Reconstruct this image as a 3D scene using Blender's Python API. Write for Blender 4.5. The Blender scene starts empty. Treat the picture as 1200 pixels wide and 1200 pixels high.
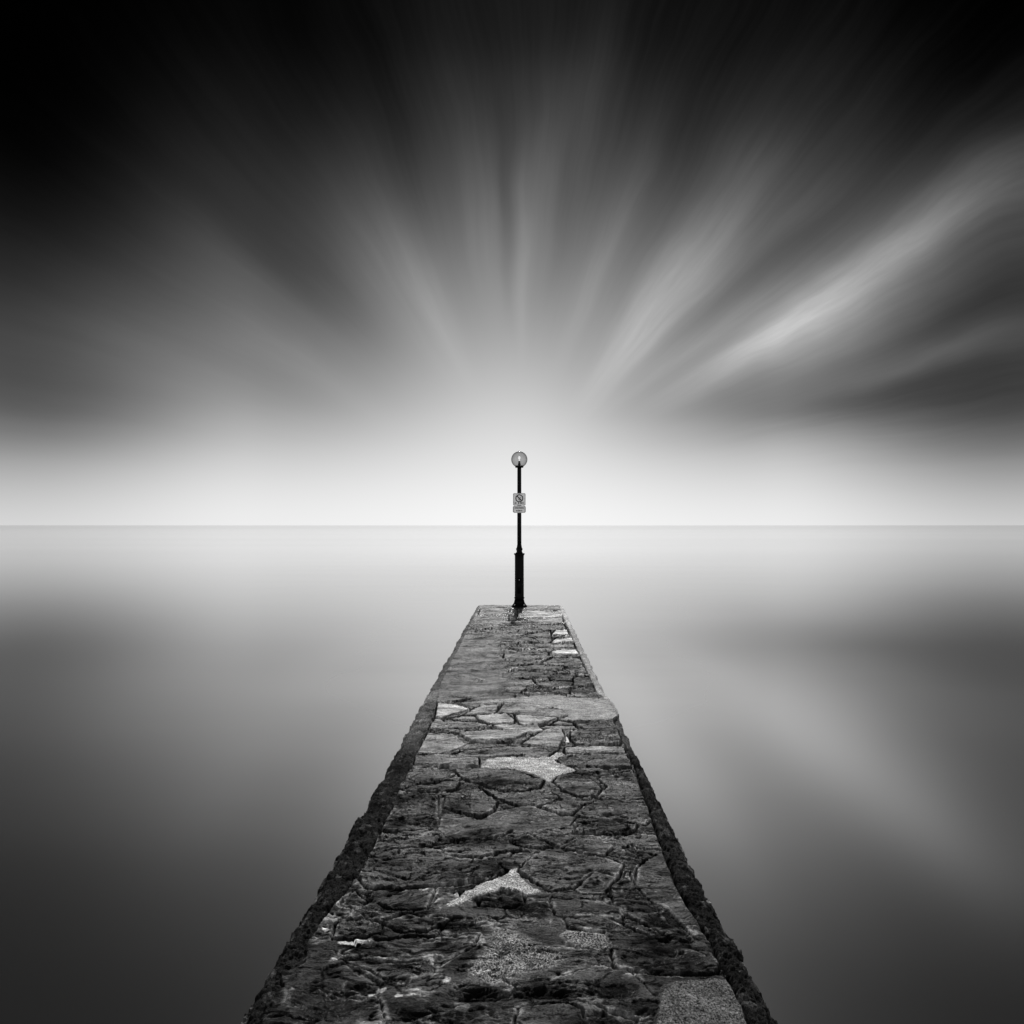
import bpy, bmesh, math, random
import numpy as np
from mathutils import Matrix, Vector, Euler

random.seed(7)
R = math.radians
sc = bpy.context.scene
col = sc.collection

# ------------------------------------------------------------------ camera
F = 800.0                       # focal length in photo pixels (photo is 1200 wide)
CAM = Vector((0.0, 0.0, 1.5))   # 1.5 m above the pier's paving
YAW, PITCH = math.atan(13 / 800), math.atan(15.4 / 800)
cam_d = bpy.data.cameras.new('camera')
cam_d.sensor_width = 36.0
cam_d.lens = F / 1200 * 36.0
cam_d.clip_start = 0.05
cam_d.clip_end = 200000
cam = bpy.data.objects.new('camera', cam_d)
col.objects.link(cam)
cam.location = CAM
cam.rotation_euler = Euler((math.pi / 2 + PITCH, 0, YAW), 'XYZ')
sc.camera = cam
CM = cam.rotation_euler.to_matrix()


def ray(px, py):
    return (CM @ Vector(((px - 600) / F, (600 - py) / F, -1))).normalized()


def deck(px, py):
    d = ray(px, py)
    t = -CAM.z / d.z
    p = CAM + d * t
    return (p.x, p.y)


# ------------------------------------------------------------------ node helpers
class E:
    """a float socket with arithmetic: each operation adds one Math node"""
    def __init__(s, nt, sock): s.nt, s.s = nt, sock
    def _m(s, op, *a, clamp=False):
        n = s.nt.nodes.new('ShaderNodeMath'); n.operation = op; n.use_clamp = clamp
        for i, v in enumerate((s,) + a):
            if isinstance(v, E): s.nt.links.new(v.s, n.inputs[i])
            else: n.inputs[i].default_value = v
        return E(s.nt, n.outputs[0])
    def __add__(s, o): return s._m('ADD', o)
    __radd__ = __add__
    def __sub__(s, o): return s._m('SUBTRACT', o)
    def __mul__(s, o): return s._m('MULTIPLY', o)
    __rmul__ = __mul__
    def __truediv__(s, o): return s._m('DIVIDE', o)
    def __pow__(s, o): return s._m('POWER', o)
    def sstep(s, a, b):
        n = s.nt.nodes.new('ShaderNodeMapRange'); n.interpolation_type = 'SMOOTHSTEP'
        s.nt.links.new(s.s, n.inputs[0])
        lo, hi, t0, t1 = (a, b, 0, 1) if a < b else (b, a, 1, 0)
        n.inputs[1].default_value = lo; n.inputs[2].default_value = hi
        n.inputs[3].default_value = t0; n.inputs[4].default_value = t1
        return E(s.nt, n.outputs[0])
    def lstep(s, a, b, t0=0., t1=1.):
        n = s.nt.nodes.new('ShaderNodeMapRange')
        s.nt.links.new(s.s, n.inputs[0])
        for i, v in enumerate((a, b, t0, t1)): n.inputs[i + 1].default_value = v
        return E(s.nt, n.outputs[0])
    def gauss(s, c, w):
        return ((s - c) / w)._m('POWER', 2)._neg_exp()
    def _neg_exp(s):
        n = s.nt.nodes.new('ShaderNodeMath'); n.operation = 'POWER'
        n.inputs[0].default_value = math.e
        s.nt.links.new((s * -1.0).s, n.inputs[1])
        return E(s.nt, n.outputs[0])
    def curve(s, pts):
        n = s.nt.nodes.new('ShaderNodeFloatCurve')
        s.nt.links.new(s.s, n.inputs['Value'])
        c = n.mapping.curves[0]
        pts = sorted(pts)
        c.points[0].location = pts[0]; c.points[1].location = pts[-1]
        for p in pts[1:-1]: c.points.new(*p)
        n.mapping.use_clip = False
        n.mapping.update()
        return E(s.nt, n.outputs[0])


def vdot(nt, vec, v):
    n = nt.nodes.new('ShaderNodeVectorMath'); n.operation = 'DOT_PRODUCT'
    nt.links.new(vec, n.inputs[0]); n.inputs[1].default_value = v
    return E(nt, n.outputs['Value'])


def comb(nt, *xyz):
    n = nt.nodes.new('ShaderNodeCombineXYZ')
    for i, v in enumerate(xyz):
        if isinstance(v, E): nt.links.new(v.s, n.inputs[i])
        else: n.inputs[i].default_value = v
    return n.outputs[0]


def noise(nt, vec, scale, detail=4, rough=0.55, dist=0.0):
    n = nt.nodes.new('ShaderNodeTexNoise')
    if vec is not None: nt.links.new(vec, n.inputs['Vector'])
    n.inputs['Scale'].default_value = scale; n.inputs['Detail'].default_value = detail
    n.inputs['Roughness'].default_value = rough; n.inputs['Distortion'].default_value = dist
    return E(nt, n.outputs[0])


# ------------------------------------------------------------------ world: a streaked overcast sky
SUN_EL, SUN_AZ = R(48), R(2.4)          # azimuth clockwise from +Y (away from the camera)
w = bpy.data.worlds.new('World'); sc.world = w; w.use_nodes = True
nt = w.node_tree; nt.nodes.clear()
geo = nt.nodes.new('ShaderNodeTexCoord').outputs['Generated']
dx, dy, dz = vdot(nt, geo, (1, 0, 0)), vdot(nt, geo, (0, 1, 0)), vdot(nt, geo, (0, 0, 1))
el = dz._m('ARCSINE') * (2 / math.pi)                 # 0 horizon .. 1 zenith
az = dx._m('ARCTAN2', dy) * (180 / math.pi)            # degrees, right positive

ROWS = [0, 100, 200, 300, 400, 450, 500, 550, 590, 614]
COLS = {
    0:    [2, 5, 17, 40, 74, 88, 122, 174, 204, 216],
    300:  [12, 24, 46, 78, 112, 134, 174, 214, 234, 241],
    600:  [28, 50, 82, 124, 168, 192, 215, 234, 246, 251],
    900:  [20, 38, 64, 90, 112, 118, 156, 206, 231, 240],
    1200: [7, 20, 42, 60, 64, 66, 94, 150, 190, 206]}
items = []
for cx_, vals in COLS.items():
    pts = []
    for y, v in zip(ROWS, vals):
        d = ray(cx_, y); pts.append((max(0.0, math.asin(d.z) / (math.pi / 2)), v / 255))
    top = pts[0][1]
    pts.append((0.75, top * 0.7)); pts.append((1.0, top * 0.6))
    d = ray(cx_, 600)
    items.append((math.degrees(math.atan2(d.x, d.y)), el.curve(pts)))
base = items[0][1]
for (a0, _), (a1, c1) in zip(items[:-1], items[1:]):
    t = az.sstep(a0, a1)
    base = base + (c1 - base) * t

# cloud streaks fan out from the point on the horizon the clouds drift to
vp = ray(606, 572)
right = Vector((vp.y, -vp.x, 0)).normalized(); up = right.cross(vp).normalized()
fx, fz, fy = vdot(nt, geo, right), vdot(nt, geo, up), vdot(nt, geo, vp)
theta = fx._m('ARCTAN2', fz) * (180 / math.pi)
rad = fy._m('ARCCOSINE')
bend = noise(nt, comb(nt, theta * 0.035, rad * 3.5, 2.2), 1.0, 3, 0.55)
theta = theta + (bend - 0.5) * 7.0
wisp = noise(nt, comb(nt, theta * 0.22, rad * 4.0, 5.1), 1.0, 5, 0.6)


def px_ray(x, y):
    ddx, ddy = x - 606, 572 - y
    return math.degrees(math.atan2(ddx, ddy)), math.atan(math.hypot(ddx, ddy) / F)


STREAKS = [  # through point, angular width, start / end distance in px, amplitude
    ((985, 342), 4.2, 130, 430, 950, 62), ((1090, 262), 2.2, 250, 560, 900, 30), ((900, 400), 2.6, 150, 330, 560, 30), ((1000, 395), 2.4, 240, 420, 640, 16), ((1150, 235), 1.6, 350, 600, 900, 14),
    ((795, 325), 5.0, 90, 300, 560, 46), ((735, 420), 7.0, 90, 220, 420, 14), ((850, 225), 2.4, 200, 430, 560, 14), ((850, 372), 2.2, 120, 320, 460, 26),
    ((1100, 410), 1.5, 300, 530, 760, 32), ((1180, 545), 3.0, 300, 560, 800, 10), ((955, 236), 2.0, 300, 480, 640, 10),
    ((440, 270), 5.0, 110, 320, 520, 18), ((500, 330), 3.0, 110, 250, 380, 12), ((612, 290), 1.5, 120, 300, 480, 18),
    ((575, 260), 1.6, 160, 320, 480, 10), ((545, 215), 1.5, 180, 330, 480, 8), ((646, 190), 2.2, 200, 380, 560, 16),
    ((735, 255), 3.2, 140, 340, 520, 18), ((690, 330), 2.0, 120, 260, 420, 10), ((700, 90), 2.6, 250, 480, 640, 10),
    ((130, 395), 6.0, 200, 480, 720, 12), ((330, 415), 3.0, 150, 310, 460, 12), ((250, 300), 4.0, 200, 420, 600, 8),
    ((1010, 462), 3.6, 200, 400, 640, -22), ((1130, 375), 2.6, 380, 560, 800, -14), ((905, 300), 2.2, 200, 400, 560, -14),
    ((780, 200), 3.0, 200, 420, 600, -10), ((480, 200), 3.0, 250, 420, 640, -10), ((590, 240), 1.2, 160, 320, 480, -8),
    ((662, 240), 1.6, 180, 330, 480, -8), ((360, 330), 4.0, 160, 350, 560, -16), ((60, 470), 4.0, 300, 540, 760, -12),
]
add = None
for (p, wd, r0, r1, r2, amp) in STREAKS:
    th, _ = px_ray(*p)
    win = rad.sstep(math.atan(r0 / F), math.atan(r1 / F)) * rad.sstep(math.atan(r2 / F), math.atan(r1 / F))
    t = theta.gauss(th, wd * 1.45) * win * (amp * .9 / 255)
    add = t if add is None else add + t
add = add * wisp.lstep(0.25, 0.75, 0.72, 1.25)
st1 = noise(nt, comb(nt, theta * 0.10, rad * 1.6, 0.0), 1.0, 3, 0.5)
st2 = noise(nt, comb(nt, theta * 0.36, rad * 3.0, 7.3), 1.0, 5, 0.6)
wid = rad.sstep(0.12, 0.55) * rad.sstep(1.2, 0.7)
st3 = noise(nt, comb(nt, theta * 0.95, rad * 3.5, 3.9), 1.0, 4, 0.6)
add = add + (st3 - 0.5) * wid * 0.032 * theta.lstep(-50, 10, 0.25, 1.0) + (st1 - 0.5) * wid * 0.06 * theta.lstep(-40, 20, 0.45, 1.0) + (st2 - 0.5) * wid * 0.06 * theta.lstep(-40, 20, 0.4, 1.0)
front = fy.sstep(-0.1, 0.25)
disp = base + add * front * el.sstep(0.0, 0.10)
# behind the camera: unseen overcast, brightened low down to light the sign fronts
back = dy.sstep(0.15, -0.5)
rear = el.curve([(0, 0.99), (0.15, 0.93), (0.4, 0.6), (1.0, 0.2)])
disp = disp + (rear - disp) * back
lin = disp._m('MAXIMUM', 0.0) ** 2.25
sky = nt.nodes.new('ShaderNodeTexSky'); sky.sky_type = 'NISHITA'; sky.sun_disc = False
sky.sun_elevation = SUN_EL; sky.sun_rotation = SUN_AZ
bw = nt.nodes.new('ShaderNodeRGBToBW'); nt.links.new(sky.outputs[0], bw.inputs[0])
b1 = nt.nodes.new('ShaderNodeBackground'); nt.links.new(bw.outputs[0], b1.inputs[0]); b1.inputs[1].default_value = 0.06
b2 = nt.nodes.new('ShaderNodeBackground'); nt.links.new(lin.s, b2.inputs[0]); b2.inputs[1].default_value = 1.0
mx = nt.nodes.new('ShaderNodeMixShader')
cover = (disp * -0.05) + 1.0
nt.links.new(cover.s, mx.inputs[0]); nt.links.new(b1.outputs[0], mx.inputs[1]); nt.links.new(b2.outputs[0], mx.inputs[2])
wo = nt.nodes.new('ShaderNodeOutputWorld'); nt.links.new(mx.outputs[0], wo.inputs[0])
w.cycles.sampling_method = 'MANUAL'; w.cycles.sample_map_resolution = 1024

sd = bpy.data.lights.new('sun', 'SUN'); sd.energy = 4.0; sd.angle = R(0.5); sd.color = (1.0, 0.99, 0.98)
so = bpy.data.objects.new('sun', sd); col.objects.link(so)
sdir = Vector((math.sin(SUN_AZ) * math.cos(SUN_EL), math.cos(SUN_AZ) * math.cos(SUN_EL), math.sin(SUN_EL)))
so.rotation_euler = sdir.to_track_quat('Z', 'Y').to_euler(); so.location = sdir * 50


# ------------------------------------------------------------------ materials
def new_mat(name):
    m = bpy.data.materials.new(name); m.use_nodes = True
    nt = m.node_tree; nt.nodes.clear()
    out = nt.nodes.new('ShaderNodeOutputMaterial')
    return m, nt, out


def plain(name, v, rough, metal=0.0, spec=0.5, var=0.25, bump=0.0, scale=30):
    m, nt, out = new_mat(name)
    b = nt.nodes.new('ShaderNodeBsdfPrincipled')
    co = nt.nodes.new('ShaderNodeTexCoord').outputs['Object']
    n = noise(nt, co, scale, 5, 0.6)
    c = n.lstep(0.3, 0.7, v * (1 - var), v * (1 + var))
    nt.links.new(comb(nt, c, c, c), b.inputs['Base Color'])
    b.inputs['Metallic'].default_value = metal
    b.inputs['Specular IOR Level'].default_value = spec
    r = n.lstep(0.3, 0.7, rough * 0.85, min(1, rough * 1.15)); nt.links.new(r.s, b.inputs['Roughness'])
    if bump:
        bp = nt.nodes.new('ShaderNodeBump'); bp.inputs['Strength'].default_value = bump; bp.inputs['Distance'].default_value = 0.004
        nt.links.new(n.s, bp.inputs['Height']); nt.links.new(bp.outputs[0], b.inputs['Normal'])
    nt.links.new(b.outputs[0], out.inputs[0])
    return m


def stone_material(name, fine=1.0, grit=1.0, spec=0.5, cleave=1.0):
    """base tone, wetness and speckle come from mesh attributes, grain from noise"""
    m, nt, out = new_mat(name)
    b = nt.nodes.new('ShaderNodeBsdfPrincipled')
    at = nt.nodes.new('ShaderNodeAttribute'); at.attribute_name = 'surf'
    sp = nt.nodes.new('ShaderNodeSeparateColor'); nt.links.new(at.outputs['Color'], sp.inputs[0])
    tone, rough, speck = (E(nt, sp.outputs[i]) for i in range(3))
    co = nt.nodes.new('ShaderNodeTexCoord').outputs['Object']
    mp = nt.nodes.new('ShaderNodeMapping'); nt.links.new(co, mp.inputs[0]); mp.inputs['Scale'].default_value = (0.55, 1.6, 1.0)
    n1 = noise(nt, mp.outputs[0], 22, 6, 0.65)
    n2 = noise(nt, co, 130, 5, 0.7)
    n3 = noise(nt, co, 420, 2, 0.6)
    vo = nt.nodes.new('ShaderNodeTexVoronoi'); nt.links.new(co, vo.inputs['Vector']); vo.inputs['Scale'].default_value = 95
    vd = E(nt, vo.outputs['Distance'])
    mp3 = nt.nodes.new('ShaderNodeMapping'); nt.links.new(co, mp3.inputs[0]); mp3.inputs['Scale'].default_value = (7, 46, 20)
    n4 = noise(nt, mp3.outputs[0], 1.0, 5, 0.65, 0.6)
    grain = n1.lstep(0.28, 0.72, 0.45, 1.6) * n2.lstep(0.3, 0.7, 0.45, 1.6) * n4.lstep(0.3, 0.7, 1 - .55 * cleave, 1 + .6 * cleave)
    n5 = noise(nt, co, 150, 3, 0.75)
    pit = n5.lstep(0.36, 0.62, 0.15, 1.6) * n3.lstep(0.3, 0.7, 0.6, 1.4) * vd.lstep(0.0, 0.6, 0.8, 1.2)
    c = tone * grain * (speck * (pit - 1.0) + 1.0)
    nt.links.new(comb(nt, c, c, c), b.inputs['Base Color'])
    rr = (rough + (n2 - 0.5) * 0.25)._m('MAXIMUM', 0.08)
    nt.links.new(rr.s, b.inputs['Roughness'])
    mp4 = nt.nodes.new('ShaderNodeMapping'); nt.links.new(co, mp4.inputs[0]); mp4.inputs['Scale'].default_value = (3, 6, 3)
    damp = noise(nt, mp4.outputs[0], 1.0, 5, 0.65)
    sl_ = damp.sstep(0.36, 0.66) * n2.lstep(0.35, 0.65, 0.3, 1.0) * spec * E(nt, at.outputs['Alpha']) + 0.005
    nt.links.new(sl_.s, b.inputs['Specular IOR Level'])
    h = n1 * 0.5 * fine + n2 * 0.6 * fine + n4 * 0.5 * fine * cleave + n5 * 0.5 * grit * speck
    bp = nt.nodes.new('ShaderNodeBump'); bp.inputs['Strength'].default_value = 1.0; bp.inputs['Distance'].default_value = 0.012
    nt.links.new(h.s, bp.inputs['Height']); nt.links.new(bp.outputs[0], b.inputs['Normal'])
    nt.links.new(b.outputs[0], out.inputs[0])
    return m


M_STONE = stone_material('wet_slate', 1.0, 0.8, 0.85)
M_KERB = stone_material('rough_kerb_concrete', 1.3, 1.5, 0.15, 0.2)
M_CONC = stone_material('patched_concrete', 0.5, 1.6, 0.2, 0.15)
M_WALL = stone_material('pier_wall_stone', 1.4, 1.2, 0.4)
M_BLACK = plain('black_gloss_paint', 0.0015, 0.45, 0, 0.08, 0.5, 0.3, 60)
M_WHITE = plain('white_sign_enamel', 0.86, 0.35, 0, 0.5, 0.04)
M_GREY = plain('weathered_grey_sign_border', 0.38, 0.5, 0, 0.5, 0.25, 0, 90)
M_INK = plain('black_sign_ink', 0.02, 0.5, 0, 0.4)
M_FAINT = plain('faded_grey_sign_ink', 0.30, 0.5, 0, 0.4)
M_STEEL = plain('galvanised_steel', 0.4, 0.4, 0.9, 0.5, 0.2)

# water: a long-smoothed sea, mirror-like with a soft blur
M_WATER, nt, out = new_mat('smooth_sea_water')
gl = nt.nodes.new('ShaderNodeBsdfGlossy'); gl.distribution = 'MULTI_GGX'
di = nt.nodes.new('ShaderNodeBsdfDiffuse')
pos = nt.nodes.new('ShaderNodeNewGeometry').outputs['Position']
mp = nt.nodes.new('ShaderNodeMapping'); nt.links.new(pos, mp.inputs[0]); mp.inputs['Scale'].default_value = (0.10, 0.35, 1)
n = noise(nt, mp.outputs[0], 1.0, 3, 0.5)
mp2 = nt.nodes.new('ShaderNodeMapping'); nt.links.new(pos, mp2.inputs[0]); mp2.inputs['Scale'].default_value = (0.004, 0.05, 1)
n2 = noise(nt, mp2.outputs[0], 1.0, 4, 0.55)
lw = nt.nodes.new('ShaderNodeLayerWeight'); lw.inputs[0].default_value = 0.5
fres = E(nt, lw.outputs['Facing']).curve([(0, .06), (.3, .22), (.41, .42), (.6, .76), (.72, .90), (.85, .99), (1, 1)])
rf = n2.lstep(0.3, 0.7, 0.91, 0.945) * fres
nt.links.new(comb(nt, rf, rf, rf), gl.inputs['Color'])
wy = vdot(nt, pos, (0, 1, 0))
wr = (((wy._m('MAXIMUM', 3.0) / 5.0) ** -0.5) * 0.13)._m('MAXIMUM', 0.05)
wr = (wr._m('MINIMUM', 0.125) + wy.gauss(8.5, 3.6) * 0.055) * n.lstep(0.3, 0.7, 0.96, 1.04)
nt.links.new(wr.s, gl.inputs['Roughness'])
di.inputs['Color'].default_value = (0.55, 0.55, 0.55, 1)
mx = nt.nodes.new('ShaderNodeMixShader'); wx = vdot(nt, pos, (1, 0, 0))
milky_halo = (wx / (wy * 0.27 + 1.4)).gauss(0.0, 1.0) * wy.sstep(2.8, 10.5) * wy.sstep(60.0, 16.0)  # milky water, paled to paint the bright halo beside the pier
ff = milky_halo * n.lstep(0.3, 0.7, 0.85, 1.15) * 0.50 + 0.022
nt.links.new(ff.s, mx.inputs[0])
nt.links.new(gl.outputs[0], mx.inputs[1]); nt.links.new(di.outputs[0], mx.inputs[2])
nt.links.new(mx.outputs[0], out.inputs[0])

# lamp globe: thin smoked acrylic, denser towards its rim
M_GLOBE, nt, out = new_mat('smoked_globe_acrylic')
lw = nt.nodes.new('ShaderNodeLayerWeight'); lw.inputs[0].default_value = 0.5
fac = E(nt, lw.outputs['Facing'])
tc = fac.curve([(0, 0.70), (0.35, 0.66), (0.5, 0.57), (0.64, 0.42), (0.78, 0.26), (0.9, 0.16), (1, 0.1)])
tr = nt.nodes.new('ShaderNodeBsdfTransparent'); nt.links.new(comb(nt, tc, tc, tc), tr.inputs[0])
tl = nt.nodes.new('ShaderNodeBsdfTranslucent'); tl.inputs[0].default_value = (0.3, 0.3, 0.3, 1)
g = nt.nodes.new('ShaderNodeBsdfGlossy'); g.inputs['Roughness'].default_value = 0.08; g.inputs[0].default_value = (.8, .8, .8, 1)
m1 = nt.nodes.new('ShaderNodeMixShader'); m1.inputs[0].default_value = 0.12
nt.links.new(tr.outputs[0], m1.inputs[1]); nt.links.new(tl.outputs[0], m1.inputs[2])
m2 = nt.nodes.new('ShaderNodeMixShader'); m2.inputs[0].default_value = 0.045
nt.links.new(m1.outputs[0], m2.inputs[1]); nt.links.new(g.outputs[0], m2.inputs[2])
nt.links.new(m2.outputs[0], out.inputs[0])
M_BULB, nt, out = new_mat('emissive_bulb_glass')
b = nt.nodes.new('ShaderNodeBsdfPrincipled'); b.inputs['Base Color'].default_value = (.9, .9, .9, 1); b.inputs['Roughness'].default_value = .2
b.inputs['Emission Color'].default_value = (1, 1, 1, 1); b.inputs['Emission Strength'].default_value = 1.0  # white emission gives the bulb its bright tone
nt.links.new(b.outputs[0], out.inputs[0])


# ------------------------------------------------------------------ object helpers
def link(name, me, mat=None, parent=None):
    o = bpy.data.objects.new(name, me); col.objects.link(o)
    if mat: me.materials.append(mat)
    if parent: o.parent = parent
    return o


def from_bm(name, bm, mat, parent=None, smooth=True):
    bmesh.ops.recalc_face_normals(bm, faces=bm.faces[:])
    me = bpy.data.meshes.new(name); bm.to_mesh(me); bm.free()
    if smooth:
        me.polygons.foreach_set('use_smooth', [True] * len(me.polygons))
    return link(name, me, mat, parent)


def thing(name, loc, label, cat, rz=0.0):
    o = bpy.data.objects.new(name, None); col.objects.link(o); o.empty_display_size = 0.2
    o.location = loc; o.rotation_euler = (0, 0, rz)
    o['label'] = label; o['category'] = cat
    return o


# ------------------------------------------------------------------ sea
WATER_Z = -0.85
me = bpy.data.meshes.new('sea_water')
S = 60000
me.from_pydata([(-S, -S, WATER_Z), (S, -S, WATER_Z), (S, S, WATER_Z), (-S, S, WATER_Z)], [], [(0, 1, 2, 3)])
sea = link('sea_water', me, M_WATER); sea['kind'] = 'structure'


# ------------------------------------------------------------------ numpy noise
def hsh(ix, iy, k):
    h = (ix.astype(np.int64) * 374761393 + iy.astype(np.int64) * 668265263 + k * 982451653) & 0xFFFFFFFF
    h = ((h ^ (h >> 13)) * 1274126177) & 0xFFFFFFFF
    h = ((h ^ (h >> 15)) * 2246822519) & 0xFFFFFFFF
    return ((h ^ (h >> 16)) & 0xFFFFFF).astype(np.float32) / 16777215.0


def gn(x, y, k=0):
    x0 = np.floor(x); y0 = np.floor(y); fx = x - x0; fy = y - y0
    ux = fx * fx * fx * (fx * (fx * 6 - 15) + 10); uy = fy * fy * fy * (fy * (fy * 6 - 15) + 10)
    r = []
    for j in (0, 1):
        for i in (0, 1):
            a = hsh(x0 + i, y0 + j, k) * 6.2831853
            r.append(np.cos(a) * (fx - i) + np.sin(a) * (fy - j))
    return ((r[0] * (1 - ux) + r[1] * ux) * (1 - uy) + (r[2] * (1 - ux) + r[3] * ux) * uy) * 1.5


def fbm(x, y, k=0, o=4, g=0.5):
    s = 0; a = 1; n = 0
    for i in range(o):
        s = s + a * gn(x, y, k + i * 17); n += a; x = x * 2.03 + 3.1; y = y * 2.03 + 1.7; a *= g
    return s / n


def ss(a, b, x):
    t = np.clip((x - a) / (b - a), 0, 1); return t * t * (3 - 2 * t)


# ------------------------------------------------------------------ pier surface
XL, XR = -0.853, 0.752
YE = deck(600, 709.5)[1]                   # far end of the pier
YB = -2.2
ys = [YB]
while ys[-1] < YE:
    y = ys[-1]
    if y < 1.8: st = 0.022 if y < 1.6 else 0.008
    else: st = min(0.024, max(0.0028, y * y / (2.1 * 683 * 1.5)))
    ys.append(y + st)
ys[-1] = YE
Yv = np.array(ys); NY = len(ys)
NX = 560
Xv = np.linspace(XL, XR, NX)
X, Y = np.meshgrid(Xv, Yv)                  # rows along the pier, columns across it

CR = {'A': (500, 700, 1200 / 230), 'B': (470, 800, 8), 'C': (610, 800, 8), 'D': (420, 900, 6), 'E': (600, 900, 6),
      'F': (380, 1040, 5), 'G': (600, 1040, 5), 'P': (0, 0, 1)}


def P(c, pts):
    ox, oy, k = CR[c]
    return np.array([deck(ox + x / k, oy + y / k) for x, y in pts])


# stones traced from the photograph: outline, tone, top height (mm), tilt across / along (mm), ledges
ST = []
def stone(c, pts, tone, h=0, ledge=1.0, tilt=(0, 0), gap=1.0): ST.append((P(c, pts), tone, h, ledge, tilt, gap))

# far section
stone('A', [(300, 50), (830, 42), (845, 78), (560, 72), (290, 74)], .17, 8, .3)
stone('A', [(560, 80), (830, 85), (835, 110), (740, 125), (560, 122)], .30, 4, .3)
stone('A', [(600, 135), (830, 125), (835, 160), (700, 165)], .22, 2, .6)
stone('A', [(330, 70), (510, 60), (505, 95), (320, 110)], .18, 2, .6)
stone('A', [(290, 120), (500, 105), (500, 160), (380, 172), (260, 160)], .17, 2, .6)
stone('A', [(650, 180), (840, 168), (855, 205), (720, 210)], .13, 0, .8)
stone('A', [(765, 242), (790, 214), (858, 212), (870, 240)], .72, 10, .2)
stone('A', [(600, 240), (755, 215), (760, 250), (640, 255)], .15, 4, .6)
stone('A', [(420, 280), (470, 256), (600, 248), (660, 270), (560, 290)], .07, 6, 1)
stone('A', [(665, 265), (760, 255), (765, 285), (700, 300)], .12, 5, 1)
stone('A', [(765, 287), (790, 270), (890, 264), (905, 290)], .74, 12, .2)
stone('A', [(560, 300), (740, 290), (780, 300), (900, 300), (915, 330), (720, 330), (600, 320)], .22, 5, .8)
stone('A', [(758, 352), (830, 336), (912, 340), (932, 366), (810, 366)], .85, 14, .2)
stone('A', [(480, 350), (740, 345), (745, 370), (620, 390), (470, 385)], .13, 2, .8)
stone('A', [(760, 390), (940, 385), (962, 430), (820, 432), (700, 420)], .19, 6, .8)
stone('A', [(570, 432), (700, 425), (840, 442), (820, 462), (650, 456)], .12, 5, 1)
stone('A', [(840, 450), (965, 442), (985, 490), (880, 480)], .15, 8, 1)
stone('A', [(470, 470), (620, 462), (800, 470), (740, 500), (660, 512), (470, 498)], .11, 4, 1.2)
stone('A', [(740, 500), (800, 486), (920, 492), (880, 528), (760, 524)], .05, 8, 1)
stone('A', [(900, 505), (1000, 500), (1015, 535), (900, 540)], .08, 3, 1)
stone('A', [(450, 540), (500, 518), (640, 520), (662, 546), (600, 560), (490, 562)], .22, 8, .6)
stone('A', [(668, 548), (740, 528), (900, 536), (880, 562), (720, 568)], .09, 9, .8)
stone('A', [(880, 575), (1020, 550), (1040, 590), (960, 605), (880, 600)], .06, 3, 1)
stone('A', [(570, 600), (650, 572), (870, 580), (870, 608), (700, 600)], .09, 5, 1)
# middle section: clear-cut slates with open joints
stone('B', [(545, 200), (700, 150), (880, 130), (1060, 140), (1060, 205), (820, 215), (660, 240)], .16, 2, .5)
stone('B', [(350, 222), (520, 238), (638, 275), (500, 318), (375, 360), (328, 345), (340, 260)], .34, 16, .25)
stone('B', [(640, 292), (760, 236), (918, 228), (872, 312), (590, 332)], .19, 10, .5)
stone('P', [(583, 838), (593, 826.5), (612, 825), (640, 832), (657, 834), (667, 841), (654, 844.2), (612, 840.6)], .15, 12, .5)
stone('B', [(698, 338), (980, 320), (1062, 375), (1050, 412), (830, 412), (740, 386)], .27, 16, .3)
stone('P', [(604, 842), (612, 841.5), (653, 845), (634, 851.6), (611, 853), (608, 850)], .30, 15, .4)
stone('B', [(440, 366), (560, 340), (686, 340), (715, 376), (560, 372)], .12, 8, .5)
stone('B', [(268, 462), (292, 396), (420, 384), (720, 405), (832, 432), (600, 456)], .16, 12, .6)
stone('B', [(300, 368), (360, 366), (405, 395), (350, 402)], .25, 12, .2)
stone('P', [(577, 854.5), (590, 852.8), (630, 854.6), (638, 861.3), (610, 861.4), (591, 858.6)], .30, 15, .4)
stone('B', [(535, 505), (850, 480), (1190, 495), (1080, 552), (1000, 570), (668, 577)], .25, 18, .3)
stone('B', [(250, 495), (480, 505), (640, 580), (520, 650), (350, 694), (150, 690), (200, 600)], .22, 10, .4)
stone('B', [(480, 495), (530, 505), (655, 578), (600, 590)], .09, 6, .4)
stone('B', [(520, 648), (640, 592), (1000, 595), (985, 616), (600, 648)], .10, 6, .7)
stone('B', [(485, 702), (650, 652), (1000, 625), (1240, 630), (1480, 632), (1420, 690), (1350, 730), (1140, 705), (820, 722), (640, 724)], .14, 9, .7)
stone('B', [(120, 792), (140, 718), (420, 710), (724, 745), (724, 812), (400, 806)], .15, 14, .6)
stone('C', [(510, 386), (868, 372), (900, 455), (600, 462), (490, 405)], .07, 12, .8)
stone('C', [(296, 412), (360, 380), (482, 398), (494, 420)], .15, 8, .4)
stone('C', [(180, 455), (230, 426), (500, 426), (534, 452), (400, 466)], .14, 9, .5)
stone('C', [(10, 602), (240, 490), (378, 476), (412, 536), (355, 620)], .22, 17, .5, (0, 6))
stone('C', [(470, 560), (480, 500), (560, 470), (898, 466), (940, 562), (920, 602), (520, 606)], .08, 12, 1.0)
stone('C', [(418, 656), (440, 632), (970, 640), (974, 690), (560, 702), (430, 690)], .24, 14, .5)
stone('C', [(338, 750), (440, 716), (1000, 710), (1030, 826), (560, 822), (400, 800)], .10, 14, .8)
stone('C', [(490, 822), (700, 822), (850, 850), (700, 866), (560, 850)], .10, 10, .6)
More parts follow.
